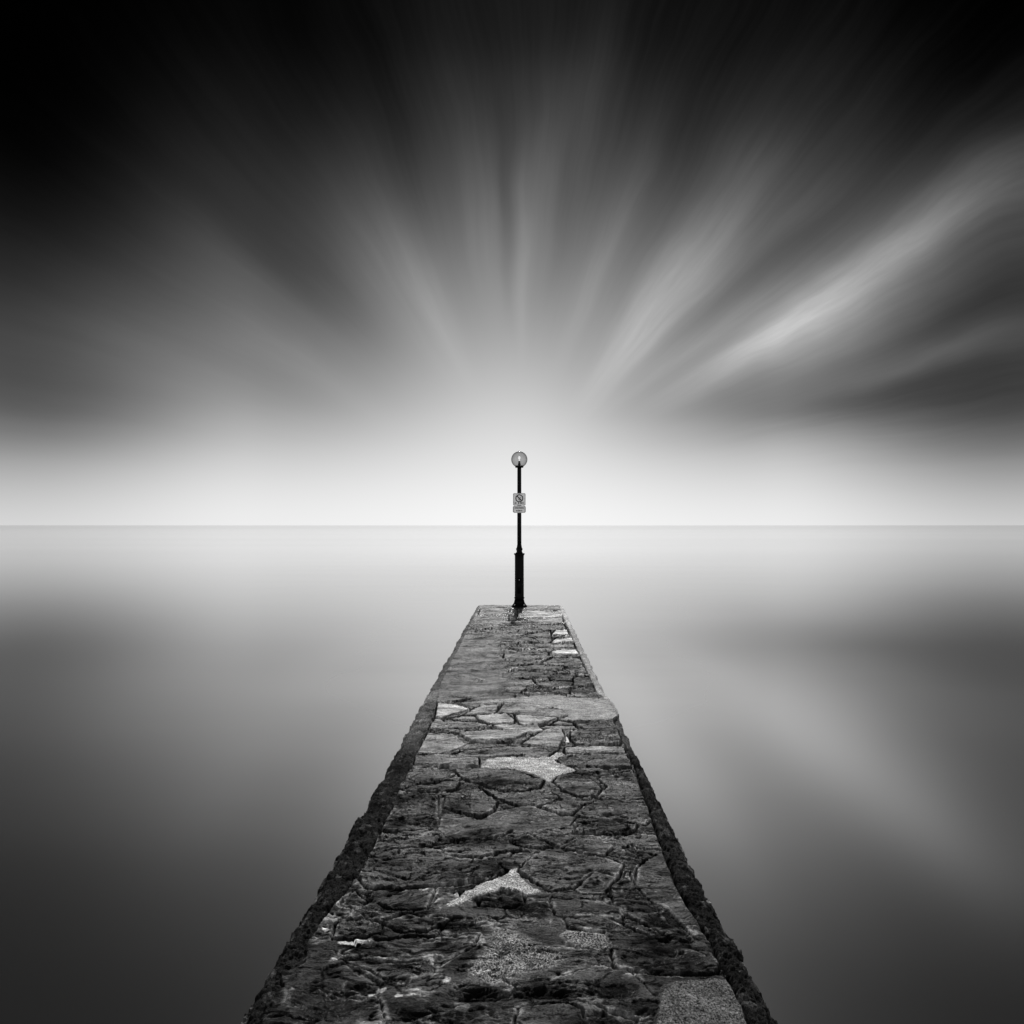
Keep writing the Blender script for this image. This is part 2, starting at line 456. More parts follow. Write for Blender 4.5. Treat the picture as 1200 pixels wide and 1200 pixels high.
# near-middle: bedded slates
stone('B', [(36, 915), (90, 840), (440, 850), (524, 890), (430, 936), (160, 972)], .115, 12, .9)
stone('B', [(0, 1036), (150, 1000), (420, 966), (556, 966), (500, 1032), (250, 1042)], .10, 12, .8)
stone('P', [(533, 907), (561, 904.5), (601, 907.5), (637, 919.5), (632, 926), (610, 930), (580, 927), (560, 921), (540, 915)], .085, 12, .9)
stone('P', [(562, 925), (580, 930), (610, 933), (642, 930), (658, 940), (630, 947), (603, 945), (585, 940)], .085, 8, 1.2)
stone('C', [(308, 966), (370, 906), (520, 896), (640, 930), (740, 1008), (762, 1040), (700, 1092), (550, 1102), (420, 1050), (340, 992)], .07, 14, .8)
stone('P', [(701, 915), (740, 907), (750, 922), (761, 948), (745, 949), (722, 945), (700, 936), (713, 925)], .10, 8, 1.0)
stone('D', [(240, 320), (268, 200), (556, 208), (560, 350), (575, 430), (400, 452), (200, 470), (150, 450)], .065, 10, 1.6)
stone('D', [(600, 290), (620, 210), (730, 178), (880, 192), (974, 265), (930, 332), (850, 358), (700, 322)], .075, 14, .8)
stone('D', [(980, 310), (1200, 270), (1420, 340), (1545, 350), (1480, 410), (1270, 450), (1100, 470), (900, 430), (620, 480), (560, 440), (590, 350), (860, 372)], .105, 4, .5)
stone('D', [(628, 500), (740, 450), (950, 434), (1092, 446), (1010, 492), (880, 522), (700, 527)], .095, 14, .8)
stone('D', [(575, 632), (590, 600), (720, 554), (900, 546), (1060, 560), (1210, 592), (1000, 608), (850, 642), (620, 642)], .10, 15, .9)
stone('D', [(128, 498), (600, 500), (690, 540), (400, 572), (105, 592)], .085, 8, 1.8)
stone('D', [(66, 650), (250, 600), (560, 580), (620, 645), (960, 680), (1034, 740), (900, 800), (600, 832), (250, 862), (60, 852), (6, 780)], .085, 10, 1.6)
stone('D', [(150, 962), (330, 880), (530, 858), (500, 960), (484, 1002), (360, 1012), (220, 992)], .075, 14, .6)
stone('D', [(500, 990), (560, 930), (700, 870), (720, 930), (600, 985)], .085, 6, .6)
stone('D', [(880, 890), (1000, 872), (1150, 892), (1162, 952), (1000, 985), (850, 972)], .06, 10, .8)
stone('E', [(438, 352), (500, 290), (700, 222), (960, 300), (1002, 370), (940, 420), (820, 400), (600, 376)], .085, 12, .9)
stone('E', [(430, 472), (480, 420), (620, 396), (884, 420), (850, 470), (700, 488)], .08, 9, 1.6)
stone('E', [(0, 522), (112, 476), (280, 568), (160, 572), (30, 556)], .085, 9, .9)
stone('E', [(158, 478), (250, 450), (432, 500), (322, 562)], .085, 8, .9)
stone('E', [(368, 582), (450, 530), (600, 514), (714, 560), (650, 632), (500, 612)], .09, 13, .7)
stone('E', [(658, 628), (740, 578), (888, 640), (800, 655)], .06, 9, 1)
stone('E', [(738, 512), (870, 480), (1090, 500), (1105, 580), (900, 576)], .08, 9, .9)
stone('E', [(46, 742), (150, 640), (240, 600), (400, 608), (640, 650), (784, 700), (742, 768), (590, 736), (430, 852), (250, 872), (150, 800)], .095, 13, .8)
stone('E', [(440, 862), (590, 742), (742, 772), (640, 892), (500, 896)], .085, 6, .8)
stone('P', [(745, 1040), (747, 1021), (760, 1010), (778, 1000), (790, 1020), (803, 1045), (818, 1072), (830, 1109), (815, 1103), (800, 1085), (780, 1065), (760, 1055)], .10, 10, .5)
stone('P', [(715, 1042), (735, 1025), (745, 1042), (770, 1068), (796, 1092), (806, 1106), (780, 1098), (750, 1082), (722, 1066)], .06, 8, 1.6)
# close to the camera: big worn dark slabs
stone('F', [(100, 110), (180, 38), (246, 92), (200, 132)], .09, 10, .8)
stone('F', [(60, 300), (80, 215), (230, 190), (340, 220), (330, 270), (160, 300)], .045, 6, 1.4)
stone('F', [(350, 215), (480, 170), (600, 190), (740, 200), (600, 260), (450, 270)], .05, 6, 1.6)
stone('F', [(110, 380), (260, 330), (560, 290), (720, 300), (900, 290), (860, 360), (720, 430), (480, 440), (240, 420)], .06, 6, 1.3)
stone('F', [(130, 430), (480, 450), (640, 420), (640, 500), (430, 580), (280, 500)], .05, 4, 1.2)
stone('F', [(430, 590), (480, 530), (690, 500), (700, 560), (620, 595), (460, 625)], .05, 4, .8)
stone('G', [(230, 75), (420, 80), (650, 130), (640, 200), (420, 180), (260, 170)], .05, 6, 1.3)
stone('G', [(310, 190), (560, 190), (760, 290), (900, 335), (960, 300), (1000, 350), (1190, 440), (1180, 500), (860, 520), (600, 470), (590, 360), (540, 270), (330, 250)], .055, 5, 1.5)
stone('F', [(0, 500), (120, 460), (260, 540), (340, 600), (250, 640), (60, 640), (0, 600)], .04, 4, 1.6)
stone('G', [(50, 722), (300, 690), (400, 722), (430, 800), (500, 900), (0, 900)], .10, 8, .6)

NOIS1 = fbm(X * 9, Y * 9, 3, 4); NOIS2 = fbm(X * 9, Y * 9, 31, 4)
NA = fbm(X * 45, Y * 45, 7, 3, .6); NB = fbm(X * 45, Y * 45, 9, 3, .6)
NK = .0025 + .004 * ss(4.0, 2.8, Y)
XW = X + NOIS1 * 0.007 + NA * NK; YW = Y + NOIS2 * 0.007 + NB * NK


def sdist(poly, sl, xw=None, yw=None):
    x = (XW if xw is None else xw)[sl]; y = (YW if yw is None else yw)[sl]
    d2 = np.full(x.shape, 1e9); ins = np.zeros(x.shape, bool)
    n = len(poly)
    for i in range(n):
        ax, ay = poly[i]; bx, by = poly[(i + 1) % n]
        ex, ey = bx - ax, by - ay
        t = np.clip(((x - ax) * ex + (y - ay) * ey) / (ex * ex + ey * ey + 1e-12), 0, 1)
        d2 = np.minimum(d2, (x - ax - t * ex) ** 2 + (y - ay - t * ey) ** 2)
        c = ((ay > y) != (by > y)) & (x < (bx - ax) * (y - ay) / (by - ay + 1e-12) + ax)
        ins ^= c
    d = np.sqrt(d2)
    return np.where(ins, d, -d)


def box(poly, m=0.06):
    i0, i1 = np.searchsorted(Yv, (poly[:, 1].min() - m, poly[:, 1].max() + m))
    j0, j1 = np.searchsorted(Xv, (poly[:, 0].min() - m, poly[:, 0].max() + m))
    return (slice(i0, i1), slice(j0, j1))


# bed: cells of irregular slates everywhere (Voronoi, wider across the pier than along it)
def cells(cw, ch, k, jit=0.9):
    u = XW / cw + 11; v = YW / ch + 40
    u = u + 0.5 * np.floor(v) * 0
    iu = np.floor(u); iv = np.floor(v)
    f1 = np.full(u.shape, 1e9); f2 = f1.copy(); idc = np.zeros(u.shape)
    for a in (-1, 0, 1):
        for b_ in (-1, 0, 1):
            cu = iu + a; cv = iv + b_
            px_ = cu + 0.5 + (hsh(cu, cv, k) - .5) * jit; py_ = cv + 0.5 + (hsh(cu, cv, k + 1) - .5) * jit
            d = np.hypot((u - px_) * cw, (v - py_) * ch * 1.7) / ch
            h_ = hsh(cu, cv, k + 2)
            m = d < f1
            f2 = np.where(m, f1, np.minimum(f2, d)); idc = np.where(m, h_, idc); f1 = np.where(m, d, f1)
    return idc, (f2 - f1) * ch * 0.4


cid, cd = cells(0.34, 0.13, 5)
near = ss(3.4, 2.6, Y)                        # 1 close to the camera
far = ss(5.6, 6.6, Y)
tone = np.where(cid < .5, .07 + .06 * cid, .08 + .06 * (cid - .5)) * (1 - far) + far * (.10 + .12 * cid)
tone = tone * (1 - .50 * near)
hgt = (cid * 8 + 2) * 1e-3
edge = cd.copy()
sid = cid * 1000
ledge = 0.8 + 0.8 * hsh((cid * 997).astype(int), np.zeros_like(cid, int), 2)
gapk = np.ones_like(X)
stone_n = len(ST)
covered = np.zeros(X.shape, bool)
for n_, (poly, t_, h_, l_, tilt, gp) in enumerate(ST):
    sl = box(poly); d = sdist(poly, sl) + 0.002
    m = d > -0.016
    e = edge[sl]; cov = covered[sl]
    # joint: the bed's own stones stop short of a traced one; a stone lies over the one before it
    out_ = m & (d <= 0)
    edge[sl] = np.where(d > 0, d, np.where(out_ & ~cov, np.minimum(e, -d - 0.005 - .0012 * np.minimum(Y[sl], 6)), np.where(out_, np.minimum(e, -d), e)))
    inn = d > 0
    cx0, cy0 = poly.mean(0)
    top = h_ * 1e-3 + ((X[sl] - cx0) * tilt[0] + (Y[sl] - cy0) * tilt[1]) * 1e-2
    hgt[sl] = np.where(inn, top, hgt[sl]); tone[sl] = np.where(inn, t_, tone[sl])
    sid[sl] = np.where(inn, 2000 + n_ * 7, sid[sl]); ledge[sl] = np.where(inn, l_, ledge[sl])
    covered[sl] |= inn

# cleavage ledges
fend = ss(11.2, 9.6, Y)
ph = sid * 0.37
warp = fbm(X * 2.2 + ph, Y * 4 + ph, 50, 4)
strat = fbm(X * 1.6 + ph, Y * 8.5 + warp * 1.2, 60, 5, .55) * 5.2 + Y * 1.5
fl = np.floor(strat); fr = strat - fl
terr = fl + ss(.78, 1.0, fr)
terr_h = (terr - strat * 0.8)
ledge_h = terr_h * 0.0105 * ledge * (0.85 - 0.4 * near - .1 * far) * (.3 + .7 * fend)
rough_h = fbm(X * 14, Y * 26, 70, 5, .62) * 0.0045 * (1 + .2 * near) + fbm(X * 50, Y * 110, 80, 3, .6) * 0.0024
cl = fbm(X * 2.4 + ph * .2, Y * 13 + .8 * warp, 75, 5, .55)
cl2 = fbm(X * 3.1 + 5 + ph, Y * 21 + .9 * warp, 78, 4, .55)
cleft = np.maximum(np.exp(-(cl / (.02 + .014 * np.minimum(Y, 7))) ** 2) * ss(-.2, .15, fbm(X * 3 + ph, Y * 5, 77, 3)), .8 * np.exp(-(cl2 / (.02 + .016 * np.minimum(Y, 7))) ** 2) * ss(-.05, .25, fbm(X * 3.4 - ph, Y * 6, 79, 3))) * (0.35 + .65 * np.minimum(ledge, 1.2))
big = fbm(X * 2.6, Y * 4.5, 90, 3) * 0.010 * near
hs = (1.0 + .7 * ss(3.4, 4.2, Y) + 1.0 * far) * (.25 + .75 * fend)
hgt = hgt * hs
prof = ss(-0.0015, 0.0045, edge)
openj = ss(-.22, .12, fbm(X * 3.3, Y * 5, 95, 3))
fill = np.maximum(ss(3.3, 4.1, Y), .55 * openj) * (.35 + .65 * openj)           # open, deep joints in the middle section
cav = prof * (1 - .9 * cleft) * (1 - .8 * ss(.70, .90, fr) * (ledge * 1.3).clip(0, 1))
bed_z = 0.003 - (0.026 + .014 * ss(3.6, 4.6, Y)) * fill + fbm(X * 30, Y * 30, 100, 3) * 0.003
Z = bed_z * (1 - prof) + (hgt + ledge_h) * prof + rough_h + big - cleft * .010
# rims bleached by salt, mortar lighter where it is flush, shade of open joints painted into the mortar tone
salt = ss(-.22, .25, fbm(X * 5, Y * 7, 110, 4)) * ss(6.0, 4.2, Y)
rim = (np.exp(-((edge - 0.005) / (.003 + .0018 * Y)) ** 2) + .55 * np.exp(-((fr - .62) / .05) ** 2) * prof) * salt * (.4 + .9 * ss(-.2, .4, fbm(X * 30, Y * 30, 112, 2)))
mort = (.065 - .060 * fill) * (1 + .5 * fbm(X * 20, Y * 20, 120, 3))
mort = mort * (1 - .35 * near)
tone = mort * (1 - prof) + tone * prof
tone = tone * (.54 + .46 * ss(3.8, 5.4, Y) - .28 * far) * (1 + 1.35 * fbm(X * 3, Y * 9, 130, 5, .6)) * (1 - .75 * cleft)  # last factor paints the shade of the clefts into the tone
tone = tone * (1 - 0.8 * ss(.70, .90, fr) * (ledge * 1.3).clip(0, 1) * prof)          # shade on the ledge risers, painted into the tone
tone = tone + rim * (.10 + .06 * near)
vein = np.exp(-(fbm(X * 3.2, Y * 5.5, 140, 5) / 0.022) ** 2) * ss(.0, .5, fbm(X * 2, Y * 2, 150, 3)) * ss(4.2, 3.3, Y)
tone = tone + vein * 0.12
rough = 0.44 + 0.3 * fbm(X * 4, Y * 6, 160, 4)
speck = np.full(X.shape, 0.25)
part = np.zeros(X.shape, np.int32)                  # 0 paving, 1 left kerb, 2 right kerb, 10+ concrete patches

# wet slate: deepen the darks, lift the lights
tone = np.clip(tone, .003, 1); tone = tone * np.clip(tone / (.062 + .06 * far), .12, 1.9) ** (.55 + .1 * near)
# smooth cement wash on the far left
wash = ss(0.0, .12, (-0.08 + 0.35 * fbm(X * 2, Y * .8, 170, 3)) - X) * ss(5.75, 6.05, Y + .15 * NOIS1) * ss(10.0, 8.6, Y + 1.2 * NOIS2) * ss(-.35, .0, fbm(X * 5, Y * 3, 175, 4) + .25)
band = np.exp(-((Y - 7.3 - .3 * fbm(X * 2, Y, 180, 2) - X * .4) / .35) ** 2)
wt = (.115 + .15 * fbm(X * 4, Y * 1.6, 190, 5, .65) + .09 * fbm(X * 3, Y * 5, 191, 4)) * (1 - .62 * band)
Z = Z * (1 - wash) + wash * (0.016 + fbm(X * 4, Y * 2.2, 200, 5, .6) * .02)
tone = tone * (1 - wash) + wash * wt
rough = rough * (1 - wash) + wash * (.55 - .2 * band)

PATCH = []
def patch(c, pts, t_, h_, speck_=1.0, soft=0.006, ragged=1.0, lab=None): PATCH.append((P(c, pts), t_, h_, speck_, soft, ragged, lab))


patch('P', [(548, 825), (575, 822), (610, 819), (651, 816), (665, 819), (675, 820.5), (717, 821), (725, 831), (724, 841), (718, 846),
            (672, 847), (655, 846.5), (666, 841), (658, 834), (641, 830), (610, 825), (580, 826)], .34, 17, .8, .012, .9, 'pale cement strip running out to the right edge')
patch('P', [(562, 900), (570, 893), (590, 890), (625, 890.5), (644, 889), (652, 884), (660, 884.5), (664, 888), (656, 891), (651, 894), (660, 899), (667, 901),
            (677, 908), (660, 911), (650, 915), (643, 920.5), (635, 916), (625, 911), (614, 907), (595, 904), (563, 903.5)], .46, 17, 1, .012, 1.3, 'pale fish-shaped cement patch')
patch('P', [(518, 1065.5), (527, 1061), (538, 1056), (543, 1047), (558, 1040), (587, 1030), (597, 1021), (606, 1020), (608, 1026), (615, 1035), (625, 1042),
            (637, 1048), (628, 1052), (615, 1052), (604, 1046), (588, 1045), (575, 1050), (560, 1055), (550, 1060), (532, 1066)], .44, 14, 1, .009, 1.6, 'pale arched cement patch')
patch('P', [(572, 1090), (600, 1083), (615, 1095), (640, 1108), (669, 1120), (660, 1133), (640, 1140), (610, 1150), (575, 1157), (545, 1150), (542, 1136), (560, 1120)],
      .25, 10, 1.6, .05, 2.0, 'gritty worn grey cement patch')
patch('P', [(656, 1097), (674, 1093), (708, 1096), (716, 1110), (704, 1117), (680, 1112)], .2, 8, 2.0, .006, 1, 'small oval cement patch with bright rim')
patch('P', [(776, 1158), (800, 1153), (826, 1150), (852, 1152), (862, 1170), (876, 1202), (890, 1240), (770, 1240), (765, 1200)], .115, 16, 1.3, .012, 1.2, 'grey cement slab in the right foreground')
for n_, (poly, t_, h_, sp_, soft, rag, lab) in enumerate(PATCH):
    sl = box(poly, .12)
    rx = X + (NOIS1 * .010 + fbm(X * 40, Y * 40, 210, 3) * .007) * rag; ry = Y + (NOIS2 * .010 + fbm(X * 40, Y * 40, 220, 3) * .009) * rag
    d = sdist(poly, sl, rx, ry)
    k = ss(-soft * .3, soft, d)
    zt = h_ * 1e-3 + fbm(X[sl] * 18, Y[sl] * 18, 230, 4, .6) * .0035 + fbm(X[sl] * 90, Y[sl] * 90, 240, 2) * .002 * sp_
    if soft < .03:
        Z[sl] = Z[sl] * (1 - k) + zt * k
    else:
        Z[sl] = Z[sl] + fbm(X[sl] * 90, Y[sl] * 90, 240, 2) * .003 * k
    tone[sl] = tone[sl] * (1 - k) + t_ * (1 + .55 * fbm(X[sl] * 9, Y[sl] * 9, 250, 5, .6)) * k
    speck[sl] = speck[sl] * (1 - k) + sp_ * k; cav[sl] = cav[sl] * (1 - k) + .5 * k
    rough[sl] = rough[sl] * (1 - k) + .75 * k
    if n_ == 4:
        r_ = np.exp(-((d + .002) / .0035) ** 2) * (.6 + .5 * fbm(X[sl] * 30, Y[sl] * 30, 260, 2))
        tone[sl] = tone[sl] + r_ * .3; Z[sl] += r_ * .006
    part[sl] = np.where(d > soft * .4, 10 + n_, part[sl])

# salt rings and limewash flecks on the near slabs
def blot(px, py, rx, ry, t_, ring, rot=0.0):
    cx, cy = deck(px, py); x1, _ = deck(px + rx, py); _, y1 = deck(px, py - ry)
    ax, ay = x1 - cx, y1 - cy
    dx_ = XW - cx; dy_ = YW - cy
    q = np.hypot((dx_ * math.cos(rot) + dy_ * math.sin(rot)) / ax, (-dx_ * math.sin(rot) + dy_ * math.cos(rot)) / ay) + NOIS1 * .35 + fbm(X * 55, Y * 55, 270, 2) * .25
    k = np.exp(-((q - 1) / .13) ** 2) * (0.55 + .8 * fbm(X * 25, Y * 25, 280, 2)) if ring else ss(1.05, .8, q)
    return np.clip(k, 0, 1) * t_ * 1.7
for a in [(516, 1128, 10, 5.5, .24, 1), (504, 1104, 11, 4.5, .14, 1), (652, 1084, 8, 5, .12, 1), (412, 1104, 15, 3.2, .34, 0), (386, 1078, 12, 5, .16, 0), (383, 1089, 4, 2, .35, 0),
          (430, 1102, 7, 2.5, .3, 0), (393, 1124, 6, 2, .3, 0), (492, 1164, 17, 4, .10, 0), (436, 1164, 5, 3, .3, 0), (447, 1160, 6, 2.4, .25, 0), (467, 1169, 5, 2, .3, 0),
          (524, 1148, 6, 3, .2, 0), (702, 1135, 10, 1.4, .2, 0), (744, 1144, 12, 1.2, .22, 0), (797, 1154, 7, 1.4, .4, 0), (860, 1127, 5, 4, .22, 0), (866, 1137, 7, 4, .2, 0),
          (868, 1152, 6, 3, .3, 0), (858, 1150, 4, 4, .3, 0), (690, 1177, 16, 12, .07, 0), (541, 1180, 10, 7, .09, 0), (664, 869, 3, 4, .5, 0), (672, 861, 3, 1.5, .4, 0), (474, 906, 4, 3, .3, 0)]:
    tone = tone + blot(*a)

# wet hollows, kept shallow; their shade is painted into the tone
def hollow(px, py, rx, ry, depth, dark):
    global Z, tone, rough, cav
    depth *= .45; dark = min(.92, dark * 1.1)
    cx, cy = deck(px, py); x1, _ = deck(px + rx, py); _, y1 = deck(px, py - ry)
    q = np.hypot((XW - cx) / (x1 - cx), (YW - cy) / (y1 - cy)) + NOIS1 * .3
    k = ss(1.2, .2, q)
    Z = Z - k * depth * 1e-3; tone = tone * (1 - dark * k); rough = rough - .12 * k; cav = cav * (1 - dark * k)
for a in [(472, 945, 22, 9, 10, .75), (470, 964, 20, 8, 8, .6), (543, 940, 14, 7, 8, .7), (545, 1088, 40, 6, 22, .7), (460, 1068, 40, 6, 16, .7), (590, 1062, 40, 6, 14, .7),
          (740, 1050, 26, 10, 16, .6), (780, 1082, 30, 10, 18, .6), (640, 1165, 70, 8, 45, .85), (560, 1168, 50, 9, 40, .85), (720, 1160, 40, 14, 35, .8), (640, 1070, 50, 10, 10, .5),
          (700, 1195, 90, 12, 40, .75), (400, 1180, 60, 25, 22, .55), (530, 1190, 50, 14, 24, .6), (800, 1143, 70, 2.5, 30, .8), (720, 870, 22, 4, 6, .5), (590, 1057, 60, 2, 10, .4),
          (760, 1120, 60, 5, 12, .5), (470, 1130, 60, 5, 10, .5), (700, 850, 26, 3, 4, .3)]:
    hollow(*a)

# puddles beside the lamp, plus a wet strip darkening its cast shadow in the tone
wet = .7 * ss(.1, .3, fbm(X * 2.2 + 4, Y * 2.0, 290, 3)) * ss(9.6, 10.4, Y)
wet = np.maximum(wet, .85 * ss(.30, .16, np.abs(X + .12 + .1 * NOIS1)) * ss(10.2, 10.7, Y + .3 * NOIS2))
Z = Z * (1 - .6 * wet) + .004 * wet * .6
rough = rough * (1 - wet) + .18 * wet
tone = tone * (1 - .3 * wet)

# kerbs
def interp(pts, y):
    p = sorted(pts); return np.interp(y, [a for a, _ in p], [b_ for _, b_ in p])
li = [deck(*p)[::-1] for p in [(330, 1160), (375, 1085), (412, 1035), (434, 1000), (458, 950), (480, 900), (503, 850), (511, 828)]]
ri = [deck(*p)[::-1] for p in [(842, 1130), (818, 1085), (795, 1045), (778, 1000), (755, 935), (735, 880), (720, 848)]]
li = [(a, b_) for a, b_ in li] + [(YB, -.72), (6.4, -.775), (YE, -.80)]
ri = [(a, b_) for a, b_ in ri] + [(YB, .655), (5.45, .70), (5.75, .72), (6.1, .665), (8.7, .655), (11.0, .66), (YE, .69)]
LI = interp(li, Y) + NOIS1 * (.012 + .05 * ss(2.7, 2.2, Y)); RI = interp(ri, Y) + NOIS2 * .010
kl = ss(0.004, -.004, X - LI) * (1 - ss(5.0, 6.2, Y) * .35); kr = ss(-.004, .004, X - RI)
crack = np.exp(-((X - LI) / .007) ** 2) * ss(5.9, 4.9, Y) * ss(-.3, .1, fbm(X * 3, Y * 3, 371, 3)) * ss(2.2, 2.9, Y) + np.exp(-((X - RI) / .0075) ** 2) * (1 - np.exp(-((Y - 5.6) / .2) ** 2)) * ss(11.6, 11, Y)
kz = fbm(X * 16, Y * 16, 300, 5, .68) * .024 + fbm(X * 55, Y * 55, 305, 3, .6) * .012 + fbm(X * 5, Y * 4, 310, 3) * .02
lump = np.abs(fbm(X * 28, Y * 28, 320, 3)) * .018
patch_edge = (part == 10)
kk = np.maximum(kl, kr) * (~patch_edge)
kfar = ss(5.7, 6.3, Y)
Z = Z * (1 - kk) + kk * (kz * (1 - .55 * kfar) + lump - .012 + .012 * kfar)
kt = (.018 + .024 * fbm(X * 8, Y * 8, 330, 4)) * (1 - kfar) + kfar * np.where(X > 0, .36, .10) * (1 + .6 * fbm(X * 14, Y * 14, 340, 3))
kt = kt * (1 + 1.5 * ss(4.3, 5.2, Y) * (1 - kfar) * np.where(X < 0, 4.0, 2.6)) + .05 * ss(.2, .5, fbm(X * 12, Y * 12, 350, 4))
kt = kt + ss(.3, .5, fbm(X * 26, Y * 26, 360, 3)) * .07 + ss(.03, .0, np.minimum(X - XL, XR - X)) * ss(.1, .4, fbm(X * 20, Y * 14, 361, 3)) * .14
tone = tone * (1 - kk) + kk * kt
kt = kt * (1 + 1.4 * fbm(X * 40, Y * 40, 365, 3, .6)).clip(.2, 3)
rough = rough * (1 - kk) + kk * (.72)
speck = speck * (1 - kk) + kk * .7; cav = cav * (1 - kk) + kk * ss(-.3, .3, fbm(X * 30, Y * 30, 370, 3))
crack = crack * (~patch_edge)
Z = Z - crack * .03; tone = tone * (1 - .8 * crack)
part = np.where((kl > .5) & ~patch_edge & (part < 10), 1, part)
part = np.where((kr > .5) & ~patch_edge & (part < 10), 2, part)

# ragged outer edges, end slab edge
def outer(sgn):
    return fbm(Yv * 1.3 + sgn * 9, Yv * 0 + 3.3, 400 + sgn, 3) * .012 + fbm(Yv * 9, Yv * 0 + 1.7, 410 + sgn, 4, .6) * .018
jog = np.where((Yv > 5.45) & (Yv < 6.05), .012, 0) + np.where(Yv > 6.05, -.012, 0)
offL = -outer(1) - .014 * ss(3.2, 2.4, Yv); offR = outer(2) + jog + .024 * ss(3.2, 2.4, Yv)
s = (X - XL) / (XR - XL)
XP = X + (np.clip(1 - s * 8, 0, 1)) * offL[:, None] + (np.clip(1 - (1 - s) * 8, 0, 1)) * offR[:, None]
# round the arris
de = np.minimum(X - XL, XR - X)
Z = Z - .03 * ss(.05, 0, de + .02 * NOIS1) ** 2 * (.6 + .8 * hsh(np.floor(Y * 7), np.zeros_like(Y), 6))
YP = Y + 0
ye_noise = fbm(Xv * 5, Xv * 0 + 2, 420, 3) * .05
YP[-30:, :] += (np.linspace(0, 1, 30)[:, None]) * ye_noise[None, :]

tone = tone * (1 + .55 * ss(9.6, 10.6, Y))
tone = np.clip(tone, .005, .75); rough = np.clip(rough, .16, .95); cav = np.clip(cav, 0, 1); speck = np.clip(speck, 0, 2)


def grid_mesh(name, XX, YY, ZZ, mask, mat, parent, flip=False, attrs=None):
    """quads of the grid whose mask is True, as one mesh"""
    nr, nc = XX.shape
    idx = np.arange(nr * nc).reshape(nr, nc)
    q = np.stack([idx[:-1, :-1], idx[:-1, 1:], idx[1:, 1:], idx[1:, :-1]], -1)
    q = q[mask] if mask is not None else q.reshape(-1, 4)
    if flip: q = q[:, ::-1]
    used, inv = np.unique(q.reshape(-1), return_inverse=True)
    co = np.stack([XX.ravel()[used], YY.ravel()[used], ZZ.ravel()[used]], -1).astype(np.float32)
    me = bpy.data.meshes.new(name)
    nf = len(q)
    me.vertices.add(len(used)); me.vertices.foreach_set('co', co.ravel())
    me.loops.add(nf * 4); me.loops.foreach_set('vertex_index', inv.astype(np.int32).ravel())
    me.polygons.add(nf); me.polygons.foreach_set('loop_start', np.arange(0, nf * 4, 4, dtype=np.int32))
    me.update(calc_edges=True)
    me.polygons.foreach_set('use_smooth', np.ones(nf, bool))
    at = me.color_attributes.new('surf', 'FLOAT_COLOR', 'POINT')
    a = np.stack([v.ravel()[used] for v in attrs], -1).astype(np.float32)
    at.data.foreach_set('color', a.ravel())
    me.validate()
    return link(name, me, mat, parent)


pier = thing('stone_pier', (0, 0, 0), 'long narrow pier of dark wet slate paving running out into the sea', 'pier')
pq = part[:-1, :-1]
at_ = (tone, rough, speck, cav)
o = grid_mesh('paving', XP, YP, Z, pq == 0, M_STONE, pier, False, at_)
o = grid_mesh('kerb', XP, YP, Z, pq == 1, M_KERB, pier, False, at_); o['label'] = 'black rough kerb along the left edge'
o = grid_mesh('kerb', XP, YP, Z, pq == 2, M_KERB, pier, False, at_); o['label'] = 'rough kerb along the right edge, pale at its far end'
for n_ in range(len(PATCH)):
    if (pq == 10 + n_).any():
        o = grid_mesh('cement_patch', XP, YP, Z, pq == 10 + n_, M_CONC, pier, False, at_); o['label'] = PATCH[n_][6]

# side walls down to below the water
ND = 90
def wall(col_i, sgn, lab):
    t = np.linspace(0, 1, ND)[None, :]
    x0 = XP[:, col_i][:, None]; y0 = YP[:, col_i][:, None]; z0 = Z[:, col_i][:, None]
    yy = y0 + 0 * t; zz = z0 + (-1.5 - z0) * t
    k = np.clip(t * 8, 0, 1)
    bump_ = fbm(yy * 3.5, zz * 5, 500 + col_i, 4, .6) * .02 - .012
    # rough courses of stone with recessed joints, a dark tide band at the bottom
    wz = zz + .03 * fbm(yy * 2.5, zz * 3, 505, 3); wy_ = yy + .04 * fbm(yy * 3, zz * 3, 506, 3)
    cr = np.floor(wz / .21); bu = wy_ / .46 + hsh(cr, cr * 0, 507) * 3
    dj = np.minimum(np.minimum(wz / .21 - cr, 1 - wz / .21 + cr) * .21, np.minimum(bu - np.floor(bu), 1 - bu + np.floor(bu)) * .46)
    jt = 1 - ss(.004, .016, dj)
    xx = x0 - sgn * .004 * k + sgn * np.minimum(bump_, .004) * k - sgn * .02 * jt * k
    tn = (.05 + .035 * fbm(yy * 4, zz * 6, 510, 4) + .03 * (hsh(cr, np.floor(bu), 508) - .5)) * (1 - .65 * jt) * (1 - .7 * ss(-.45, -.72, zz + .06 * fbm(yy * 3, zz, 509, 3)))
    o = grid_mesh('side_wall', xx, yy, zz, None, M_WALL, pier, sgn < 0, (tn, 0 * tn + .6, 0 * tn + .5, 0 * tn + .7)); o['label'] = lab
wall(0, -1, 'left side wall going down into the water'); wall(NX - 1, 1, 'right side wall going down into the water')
t = np.linspace(0, 1, ND)[:, None]
xx = XP[-1][None, :] + 0 * t; zz = Z[-1][None, :] + (-1.5 - Z[-1][None, :]) * t
yy = YP[-1][None, :] + fbm(xx * 4, zz * 5, 520, 4) * .02 * np.clip(t * 8, 0, 1)
tn = .07 + .03 * fbm(xx * 4, zz * 6, 530, 4)
grid_mesh('end_wall', xx, yy, zz, None, M_WALL, pier, True, (tn, 0 * tn + .6, 0 * tn + .5, 0 * tn + .7))

# ------------------------------------------------------------------ lamp post
LX, LY = deck(608.6, 711.2)
PXM = LY / F * 1.0                              # metres per photo pixel at the lamp


def zz_(py): return (711 - py) * PXM


